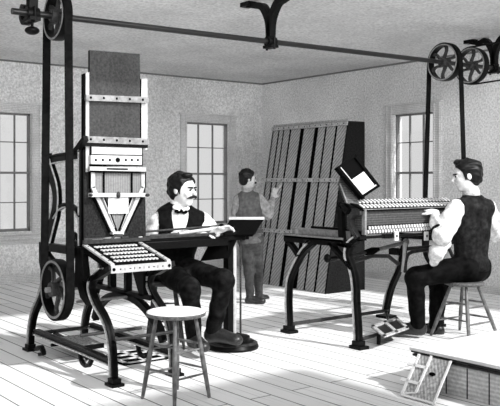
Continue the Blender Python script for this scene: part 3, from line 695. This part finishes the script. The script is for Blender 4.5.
# ------------------------------------------------------------------ people: signed distance fields meshed by surface nets
def smin(a, b, k):
    if k <= 0: return np.minimum(a, b)
    h = np.maximum(k-np.abs(a-b), 0)/k
    return np.minimum(a, b)-h*h*k*.25
class Field:
    def __init__(s, lo, hi, h):
        s.lo = np.array(lo, float); s.h = h; s.n = (np.ceil((np.array(hi, float)-s.lo)/h)).astype(int)+1
        s.ax = [s.lo[i]+np.arange(s.n[i])*h for i in range(3)]
        s.F = np.full(tuple(s.n), .3, np.float32)
    def sub(s, lo, hi):
        sl = []
        for i in range(3):
            a = max(0, int((lo[i]-s.lo[i])/s.h)); b = min(s.n[i], int((hi[i]-s.lo[i])/s.h)+2)
            if b <= a: return None, None
            sl.append(slice(a, b))
        g = np.meshgrid(*[s.ax[i][sl[i]] for i in range(3)], indexing='ij', sparse=True)
        return tuple(sl), g
    def comb(s, sl, d, k, op):
        if op == 'add': s.F[sl] = smin(s.F[sl], d, k)
        elif op == 'cut': s.F[sl] = -smin(-s.F[sl], d, k)
    def cone(s, a, b, ra, rb, k=.02, op='add', wr=None):
        a = np.array(a, float); b = np.array(b, float); m = max(ra, rb)+k+.03
        sl, g = s.sub(np.minimum(a, b)-m, np.maximum(a, b)+m)
        if sl is None: return
        ab = b-a; L2 = max(float(ab@ab), 1e-9)
        t = ((g[0]-a[0])*ab[0]+(g[1]-a[1])*ab[1]+(g[2]-a[2])*ab[2])/L2
        t = np.clip(t, 0, 1)
        d = np.sqrt((g[0]-a[0]-t*ab[0])**2+(g[1]-a[1]-t*ab[1])**2+(g[2]-a[2]-t*ab[2])**2)-(ra+(rb-ra)*t)
        if wr: d = d+wr[0]*wrinkle(g, wr[1])
        s.comb(sl, d, k, op)
    def ell(s, c, r, R=None, k=.02, op='add', wr=None):
        c = np.array(c, float); r = np.array(r, float); m = r.max()+k+.03
        sl, g = s.sub(c-m, c+m)
        if sl is None: return
        q = [g[i]-c[i] for i in range(3)]
        if R is not None: q = [q[0]*R[j][0]+q[1]*R[j][1]+q[2]*R[j][2] for j in range(3)]
        k0 = np.sqrt((q[0]/r[0])**2+(q[1]/r[1])**2+(q[2]/r[2])**2)
        k1 = np.sqrt((q[0]/r[0]**2)**2+(q[1]/r[1]**2)**2+(q[2]/r[2]**2)**2)
        d = k0*(k0-1)/np.maximum(k1, 1e-6)
        if wr: d = d+wr[0]*wrinkle(g, wr[1])
        s.comb(sl, d, k, op)
    def plane(s, p, n):
        """cut away everything on the side n points to"""
        g = np.meshgrid(*s.ax, indexing='ij', sparse=True)
        d = (g[0]-p[0])*n[0]+(g[1]-p[1])*n[1]+(g[2]-p[2])*n[2]
        s.F = np.maximum(s.F, d.astype(np.float32))
    def mesh(s):
        Fv = s.F; ins = Fv < 0
        c = np.zeros(tuple(s.n-1), bool); al = np.ones_like(c)
        for dx in (0, 1):
            for dy in (0, 1):
                for dz in (0, 1):
                    v = ins[dx:Fv.shape[0]-1+dx, dy:Fv.shape[1]-1+dy, dz:Fv.shape[2]-1+dz]; c |= v; al &= v
        act = c & ~al; idx = np.full(act.shape, -1, np.int64); I, J, K = np.nonzero(act); n = len(I); idx[I, J, K] = np.arange(n)
        acc = np.zeros((n, 3)); cnt = np.zeros(n)
        cor = {(x, y, z): Fv[I+x, J+y, K+z] for x in (0, 1) for y in (0, 1) for z in (0, 1)}
        for p in cor:
            for a in range(3):
                if p[a] == 0:
                    q = list(p); q[a] = 1; q = tuple(q); A, B = cor[p], cor[q]; m = (A < 0) != (B < 0)
                    t = np.where(m, A/np.where(A-B == 0, 1, A-B), 0)
                    for i in range(3): acc[:, i] += np.where(m, p[i]+(t if i == a else 0), 0)
                    cnt += m
        V = (np.stack([I, J, K], 1)+acc/np.maximum(cnt, 1)[:, None])*s.h+s.lo
        faces = []
        for a in range(3):
            b, d = (a+1) % 3, (a+2) % 3
            s0 = [slice(None)]*3; s1 = [slice(None)]*3; s0[a] = slice(0, -1); s1[a] = slice(1, None)
            A, B = ins[tuple(s0)], ins[tuple(s1)]; E = np.stack(np.nonzero(A != B), 1)
            E = E[(E[:, b] > 0) & (E[:, d] > 0) & (E[:, b] < s.n[b]-1) & (E[:, d] < s.n[d]-1)]
            ub = np.zeros(3, int); ub[b] = 1; ud = np.zeros(3, int); ud[d] = 1
            q = [idx[tuple((E-x).T)] for x in (ub+ud, ud, 0*ub, ub)]
            q = np.stack(q, 1); fl = ~A[tuple(E.T)]; q[fl] = q[fl][:, ::-1]; faces.append(q)
        Q_ = np.concatenate(faces); Q_ = Q_[(Q_ >= 0).all(1)]
        return V, Q_
def wrinkle(g, f):
    x, y, z = g
    return (np.sin(f*(x+.6*z)+2*np.sin(f*.5*y))*np.sin(f*(y-.7*z)+1.7*np.sin(f*.45*x))+.6*np.sin(f*1.9*(z+.4*x)+2.2*np.sin(f*.8*y)))*.6
def nets(name, fld, mat, parent=None, smooth_it=1):
    V, Q_ = fld.mesh()
    for _ in range(smooth_it):           # light relaxation
        acc = np.zeros_like(V); n = np.zeros(len(V))
        for i in range(4):
            a, b = Q_[:, i], Q_[:, (i+1) % 4]
            for j in range(3): acc[:, j] += np.bincount(a, V[b, j], len(V))+np.bincount(b, V[a, j], len(V))
            n += np.bincount(a, minlength=len(V))+np.bincount(b, minlength=len(V))
        V = V*.5+.5*acc/np.maximum(n, 1)[:, None]
    me = bpy.data.meshes.new(name); me.vertices.add(len(V)); me.vertices.foreach_set('co', V.astype(np.float32).ravel())
    me.loops.add(Q_.size); me.loops.foreach_set('vertex_index', Q_.astype(np.int32).ravel())
    me.polygons.add(len(Q_)); me.polygons.foreach_set('loop_start', np.arange(0, Q_.size, 4, dtype=np.int32))
    me.update(calc_edges=True); me.validate(); me.shade_smooth()
    me.materials.append(M[mat]); o = bpy.data.objects.new(name, me); COL.objects.link(o)
    if parent is not None: o.parent = parent
    return o
def V3(v): return np.array([v[0], v[1], v[2]], float)
def unit(v): v = np.array(v, float); return v/np.linalg.norm(v)
def add_hand(fd, wrist, d, nrm, thumb_side, s, curl=.5, spread=.06):
    """wrist point, direction of the fingers, direction the palm faces, sign of the thumb side"""
    w = V3(wrist); d = unit(d); n = unit(V3(nrm)-d*(V3(nrm)@d)); sd = np.cross(n, d)*thumb_side
    R = [d, sd, n]
    fd.ell(w+d*.045*s, (.052*s, .040*s, .017*s), R, k=.02*s)
    for i, (o, l) in enumerate(((.030, .070), (.010, .080), (-.010, .074), (-.029, .058))):
        b = w+d*.078*s+sd*o*s; dd = d+sd*(o*spread*30); a1 = .35*curl; a2 = 1.1*curl; a3 = 1.7*curl
        p = b; r = .0098*s
        for a, fr in ((a1, .42), (a2, .33), (a3, .25)):
            q = p+unit(dd*math.cos(a)+n*math.sin(a))*l*fr*s; fd.cone(p, q, r, r*.9, k=.004*s); p = q; r *= .9
    t0 = w+d*.02*s+sd*.028*s; t1 = t0+(sd*.7+d*.6+n*.25)*.042*s; t2 = t1+unit(d*.9+sd*.1+n*.5)*.032*s
    fd.cone(t0, t1, .014*s, .012*s, k=.01*s); fd.cone(t1, t2, .0115*s, .009*s, k=.004*s)
def person(name_label, J, s, H, mats, opts):
    """J: joints in metres; s: body scale; H: head height"""
    hs = V3(J['head']); f = unit(J['face']); u0 = np.array(J.get('headup', (0, 0, 1)), float); l = unit(np.cross(u0, f)); u = np.cross(f, l)
    RH_ = [f, l, u]
    def hp(a, b, c): return hs+(f*a+l*b+u*c)*H
    nb = V3(J['neck']); pc = (V3(J['hipL'])+V3(J['hipR']))/2
    tu = unit(nb-pc); lat = V3(J['shL'])-V3(J['shR']); lat = unit(lat-tu*(lat@tu)); fw = np.cross(lat, tu)     # wearer's left x up = forward
    RT = [lat, fw, tu]
    pts = np.array([V3(J[k]) for k in J if k not in ('face', 'headup') and not k.startswith('hand')])
    lo = pts.min(0)-.24*s; hi = pts.max(0)+.24*s; lo[2] = max(lo[2], -.02)
    def torso(fd, g, lowcut=True, wr=None):
        fd.ell(pc+(nb-pc)*.70, ((.178)*s+g, .118*s+g, .20*s+g), RT, k=.06*s, wr=wr)
        fd.ell(pc+(nb-pc)*.36, (.150*s+g, .108*s+g, .19*s+g), RT, k=.06*s, wr=wr)
        fd.ell(pc+(nb-pc)*.02, (.160*s+g, .118*s+g, .13*s+g), RT, k=.05*s, wr=wr)
        fd.cone(V3(J['shL'])-lat*.03*s, V3(J['shR'])+lat*.03*s, .062*s+g, .062*s+g, k=.06*s, wr=wr)
        fd.cone(nb-tu*.05*s, nb+tu*.015*s, .075*s+g, .055*s+g, k=.05*s)
    # ---- body: one continuous surface
    B = Field(lo, np.maximum(hi, hs+H*.75), .0065)
    torso(B, -.014*s)
    B.cone(nb-tu*.02*s, hp(-.08, 0, -.2), .056*s, .052*s, k=.03*s)
    for sd in 'LR':
        B.cone(J['sh'+sd], J['el'+sd], .046*s, .038*s); B.cone(J['el'+sd], J['wr'+sd], .040*s, .026*s)
        B.cone(J['hip'+sd], J['kn'+sd], .075*s, .052*s, k=.03); B.cone(J['kn'+sd], J['an'+sd], .050*s, .036*s, k=.02)
        B.cone(J['an'+sd], J['to'+sd], .034*s, .024*s, k=.02)
        hd = J['hand'+sd]; add_hand(B, J['wr'+sd], hd[0], hd[1], hd[2], s*opts.get('handscale', 1.0), hd[3])
    B.ell(hp(-.06, 0, .12), (.40*H, .325*H, .36*H), RH_, k=.05*H)
    B.ell(hp(.10, 0, -.14), (.26*H, .245*H, .34*H), RH_, k=.08*H)
    B.ell(hp(.24, 0, -.38), (.085*H, .10*H, .08*H), RH_, k=.08*H)
    B.ell(hp(.27, 0, .12), (.10*H, .22*H, .05*H), RH_, k=.06*H)
    B.cone(hp(.355, 0, .04), hp(.45, 0, -.10), .028*H, .048*H, k=.04*H)
    for q in (-1, 1):
        B.ell(hp(.36, q*.13, .03), (.055*H, .085*H, .05*H), RH_, k=.04*H, op='cut')
        B.ell(hp(.31, q*.125, .03), (.055*H, .055*H, .045*H), RH_, k=.01*H)
        B.ell(hp(.27, q*.15, -.10), (.07*H, .09*H, .07*H), RH_, k=.07*H)
        B.ell(hp(-.03, q*.33, -.02), (.075*H, .03*H, .115*H), RH_, k=.02*H)
    B.ell(hp(.345, 0, -.215), (.045*H, .10*H, .022*H), RH_, k=.02*H); B.ell(hp(.335, 0, -.265), (.045*H, .085*H, .022*H), RH_, k=.02*H)
    body = nets('person', B, mats['skin']); tag(body, name_label, 'person')
    # ---- hair, brows, moustache, eyes
    hh = H*.012; hl = hp(0, 0, 0)-H*.75; hu = hp(0, 0, 0)+H*.75
    Hf = Field(hl, hu, .0055 if H > .28 else .005)
    Hf.ell(hp(-.085, 0, .17), (.44*H, .385*H, .39*H), RH_, k=.03*H, wr=(.034*H, opts.get('curl', 9)/H))
    Hf.ell(hp(-.22, 0, -.02), (.27*H, .34*H, .33*H), RH_, k=.05*H, wr=(.028*H, opts.get('curl', 9)/H))
    Hf.ell(hp(.34, 0, -.02), (.33*H, .40*H, .335*H), RH_, k=.03*H, op='cut')
    for q in (-1, 1): Hf.ell(hp(.22, q*.34, -.22), (.20*H, .16*H, .20*H), RH_, k=.03*H, op='cut'); Hf.cone(hp(.07, q*.315, .06), hp(.08, q*.29, -.1), .035*H, .025*H, k=.02*H)
    if opts.get('tuft'): Hf.ell(hp(.20, -.10, .47), (.16*H, .17*H, .09*H), RH_, k=.06*H, wr=(.02*H, 12/H))
    nets('hair', Hf, 'hair', body)
    Df = Field(hl, hu, .004)
    for q in (-1, 1):
        Df.cone(hp(.375, q*.05, .09), hp(.335, q*.21, .10), .032*H, .022*H, k=.01)
    nets('eyebrows', Df, 'hair', body, 0)
    for q in (-1, 1):
        Ef = Field(hl, hu, .0035); Ef.ell(hp(.362, q*.13, .025), (.022*H, .055*H, .032*H), RH_, k=.002)
        nets('eye', Ef, 'hair', body, 0)
    if opts.get('moustache'):
        Mf = Field(hl, hu, .004)
        for q in (-1, 1):
            Mf.cone(hp(.425, q*.02, -.16), hp(.39, q*.12, -.195), .042*H, .042*H, k=.03*H); Mf.cone(hp(.39, q*.12, -.195), hp(.32, q*.22, -.225), .038*H, .014*H, k=.02*H)
            if opts['moustache'] > 1: Mf.cone(hp(.32, q*.22, -.225), hp(.31, q*.29, -.20), .013*H, .007*H, k=.01*H)
        nets('moustache', Mf, 'hair', body, 0)
    # ---- shirt with full sleeves
    S = Field(lo, hi, .0075)
    W_ = (.006*s, 42/s)
    torso(S, .0)
    for sd in 'LR':
        sh, el, wr_ = V3(J['sh'+sd]), V3(J['el'+sd]), V3(J['wr'+sd])
        S.cone(sh, sh+(el-sh)*.5, .066*s, .078*s, k=.03*s, wr=W_); S.cone(sh+(el-sh)*.5, el, .078*s, .070*s, k=.03*s, wr=W_)
        S.cone(el, el+(wr_-el)*.55, .066*s, .058*s, k=.03*s, wr=W_); S.cone(el+(wr_-el)*.55, el+(wr_-el)*.92, .058*s, .036*s, k=.02*s, wr=W_)
    S.cone(nb-tu*.0*s, nb+(hp(-.08, 0, -.2)-nb)*.45, .068*s, .066*s, k=.01*s)
    S.plane(pc+tu*.04*s, -tu)
    nets('shirt', S, mats['shirt'], body)
    if opts.get('garter'):
        G = Field(lo, hi, .007)
        for sd in opts['garter']:
            sh, el, wr_ = V3(J['sh'+sd]), V3(J['el'+sd]), V3(J['wr'+sd]); G.cone(el+(wr_-el)*.15, el+(wr_-el)*.30, .076*s, .074*s, k=.001)
            G.plane(el+(wr_-el)*.28, unit(wr_-el)); G.plane(el+(wr_-el)*.18, -unit(wr_-el))
        nets('sleeve_garter', G, 'vest', body)
    # ---- vest
    Vf = Field(lo, hi, .0075); wv = (.003*s, 30/s)
    torso(Vf, .013*s, wr=wv)
    for sd, q in (('L', 1), ('R', -1)): Vf.ell(V3(J['sh'+sd])+lat*q*.055*s-tu*.03*s, (.075*s, .11*s, .14*s), RT, k=.01, op='cut')
    Vf.cone(nb+fw*.12*s+tu*.02*s, nb+fw*.155*s-tu*opts.get('vneck', .17)*s, .078*s, .012*s, k=.01, op='cut')
    Vf.cone(nb-tu*.02*s, nb+tu*.15*s, .066*s, .07*s, k=.01, op='cut')
    Vf.plane(pc-tu*.02*s, -tu)
    v_o = nets('vest', Vf, mats['vest'], body)
    if opts.get('bow'):
        Bf = Field(nb-.2, nb+.2, .004); c = nb+fw*.105*s+tu*.03*s
        for q in (-1, 1): Bf.ell(c+lat*q*.024*s-tu*.004*s, (.026*s, .014*s, .016*s), RT, k=.004)
        Bf.ell(c, (.013*s, .018*s, .014*s), RT, k=.004); nets('bow_tie', Bf, 'black', body, 0)
        Cf = Field(nb-.2, nb+.2, .004)
        for q in (-1, 1): Cf.cone(nb+fw*.085*s+lat*q*.05*s+tu*.05*s, nb+fw*.105*s+lat*q*.018*s+tu*.03*s, .014*s, .013*s, k=.004)
        nets('collar', Cf, mats['shirt'], body, 0)
    # ---- trousers
    T = Field(lo, hi, .0075); wt = (.005*s, 26/s)
    T.ell(pc+(nb-pc)*.02, (.172*s, .128*s, .135*s), RT, k=.05*s, wr=wt); T.plane(pc+tu*.075*s, tu)
    for sd in 'LR':
        hpj, kn, an = V3(J['hip'+sd]), V3(J['kn'+sd]), V3(J['an'+sd]); tr_ = opts.get('thick', 1.0)
        T.cone(hpj, kn, .098*s*tr_, .072*s*tr_, k=.04*s, wr=wt); T.cone(kn, an, .070*s*tr_, .055*s*tr_, k=.03*s, wr=wt)
        T.plane(an-np.array([0, 0, .03*s]), np.array([0, 0, -1.0])) if sd == 'R' and opts.get('cutlow', True) else None
    nets('trousers', T, mats['trousers'], body)
    # ---- shoes
    for sd in 'LR':
        an, to = V3(J['an'+sd]), V3(J['to'+sd]); dr = unit(to-an)*np.array([1, 1, 1]); S2 = Field(np.minimum(an, to)-.14*s, np.maximum(an, to)+.14*s, .006)
        base = an-np.array([0, 0, .035*s])
        S2.cone(an, base, .050*s, .046*s, k=.02*s); S2.cone(an, to, .046*s, .036*s, k=.02*s); S2.cone(base-unit(to-base)*.03*s, to, .040*s, .034*s, k=.03*s); S2.ell(to, (.042*s, .040*s, .026*s), None, k=.03*s)
        S2.plane(np.array([0, 0, min(base[2], to[2])-.030*s]), np.array([0, 0, -1.0]))
        nets('shoe', S2, 'shoe', body)
    return body
def cam(r, fz, z): return np.array([r*RX+fz*FX, r*RY+fz*FY, z])

# man at the keyboard machine: seated, turned to the copy desk, working over the bed
JL = dict(head=P(183, 190, 7.66), face=cam(.86, -.50, -.06), neck=P(178, 212, 7.72), shL=P(203, 221, 7.80), shR=P(158, 223, 7.68),
          elL=P(210, 238, 7.80), wrL=P(217, 231.5, 7.50), elR=P(155, 240, 7.74), wrR=P(196, 234, 7.52),
          hipL=P(180, 268, 7.78), hipR=P(163, 270, 7.82), knL=P(224, 280, 7.38), knR=P(190, 288, 7.20),
          anL=P(213, 331, 7.52), anR=P(194, 337, 7.42), toL=P(236, 340, 7.42), toR=P(203, 347, 7.22),
          handL=(cam(.75, -.2, .30), cam(-.3, -.3, -.9), 1, .75), handR=(cam(.9, -.25, .02), cam(0, 0, -1), 1, .45))
person('seated man in dark vest, white shirt and bow tie with moustache, at the keyboard machine', JL, 1.30, .315,
       dict(skin='skin', shirt='shirt', vest='vest', trousers='trousers'), dict(moustache=2, bow=True, curl=14, tuft=True, vneck=.23, handscale=.95))
# man at the slotted box: seated, seen from behind his near shoulder
JR = dict(head=P(466.5, 176, 8.30), face=cam(-.93, .10, -.12), neck=P(472, 201, 8.35), shL=P(456, 208, 8.12), shR=P(488, 208, 8.48),
          elL=P(442, 236, 7.98), wrL=P(434, 212.5, 8.20), elR=P(493, 233, 8.62), wrR=P(446, 213, 8.62),
          hipL=P(463, 268, 8.22), hipR=P(478, 268, 8.42), knL=P(415, 277, 8.15), knR=P(438, 281, 8.52),
          anL=P(418, 325, 8.17), anR=P(436, 327, 8.42), toL=P(402, 330, 8.24), toR=P(424, 332, 8.5),
          handL=(cam(-.75, .3, .30), cam(.1, .2, -.9), -1, .5), handR=(cam(-.9, .1, .15), cam(0, 0, -1), 1, .5))
person('seated man with curly dark hair in dark vest and white sleeves, working at slotted box', JR, 1.30, .325,
       dict(skin='skin', shirt='shirt', vest='vest_r', trousers='trousers_black'), dict(curl=16, garter='L', tuft=True, vneck=.12, thick=1.05))
# man standing at the rack with his back turned
JS = dict(head=P(248, 179, 10.35), face=cam(.93, .25, -.05), neck=P(247, 193, 10.4), shL=P(238, 200, 10.38), shR=P(259, 199, 10.42),
          elL=P(237, 222, 10.5), wrL=P(246, 234, 10.75), elR=P(268, 214, 10.5), wrR=P(273, 198, 10.75),
          hipL=P(246, 241, 10.45), hipR=P(256, 241, 10.45), knL=P(249, 271, 10.45), knR=P(258, 271, 10.55),
          anL=P(250, 298, 10.45), anR=P(259, 296, 10.75), toL=P(262, 301, 10.40), toR=P(266, 298, 10.9),
          handL=(cam(.3, .6, -.3), cam(.9, 0, 0), 1, .5), handR=(cam(.25, .2, .85), cam(-.2, .9, 0), 1, .25))
person('standing man in grey vest with his back turned, reaching toward the tall rack', JS, 1.0, .245,
       dict(skin='skin_far', shirt='shirt_far', vest='vest_far', trousers='trousers_far'), dict(moustache=1, curl=12, vneck=.12, thick=.95))
rd = MB().cyl(P(257, 219, 10.7), P(282, 183.5, 10.85), .008).build('wooden_rod', 'rack_batten')
tag(rd, 'thin rod held up by the standing man in front of the rack', 'rod')
# cloth bunched between the seated man's arm and the wheel
Cf = Field(V3(P(439, 250, 8.1))-.2, V3(P(439, 250, 8.1))+.2, .006)
Cf.cone(P(446, 243, 8.10), P(437, 252, 8.02), .055, .075, k=.05, wr=(.008, 38)); Cf.cone(P(437, 252, 8.02), P(434, 262, 8.05), .07, .045, k=.05, wr=(.008, 38))
tag(nets('white_cloth', Cf, 'shirt'), 'bunched white cloth lying over the lap of the curly haired man', 'cloth')

# ------------------------------------------------------------------ light and camera
sc = bpy.context.scene
w = bpy.data.worlds.new('sky'); sc.world = w; w.use_nodes = True
bg = w.node_tree.nodes['Background']; bg.inputs[0].default_value = (1, 1, 1, 1); bg.inputs[1].default_value = .8
sun = bpy.data.lights.new('sun', 'SUN'); sun.energy = 4.3; sun.angle = math.radians(2.0)
so = bpy.data.objects.new('sun', sun); COL.objects.link(so)
el = math.radians(37.5); hd = Vector((-.27, .96, 0)).normalized()
dirv = Vector((hd.x*math.cos(el), hd.y*math.cos(el), -math.sin(el)))
so.rotation_euler = dirv.to_track_quat('-Z', 'Y').to_euler(); so.location = (5, -4, 6)
ar = bpy.data.lights.new('wall_fill', 'AREA'); ar.shape = 'RECTANGLE'; ar.size = 7; ar.size_y = 2.2; ar.energy = 210; ar.spread = math.radians(100)  # added fill lamp out of view, brightens the walls and ceiling
ao = bpy.data.objects.new('wall_fill', ar); COL.objects.link(ao); ao.location = (4.2, 1.6, 3.4)
ao.rotation_euler = Vector((.28, .93, .04)).to_track_quat('-Z', 'Z').to_euler()
cm = bpy.data.cameras.new('camera'); co = bpy.data.objects.new('camera', cm); COL.objects.link(co)
co.location = (0, 0, EYE); co.rotation_euler = Vector((FX, FY, 0)).to_track_quat('-Z', 'Y').to_euler()
cm.sensor_fit = 'HORIZONTAL'; cm.sensor_width = 36; cm.lens = F/500*36; cm.shift_y = -(203-HY)/500; cm.clip_end = 200; cm.clip_start = .05
sc.camera = co
sc.view_settings.view_transform = 'Standard'; sc.view_settings.look = 'None'; sc.view_settings.exposure = 0; sc.view_settings.gamma = 1
sc.view_settings.use_curve_mapping = False
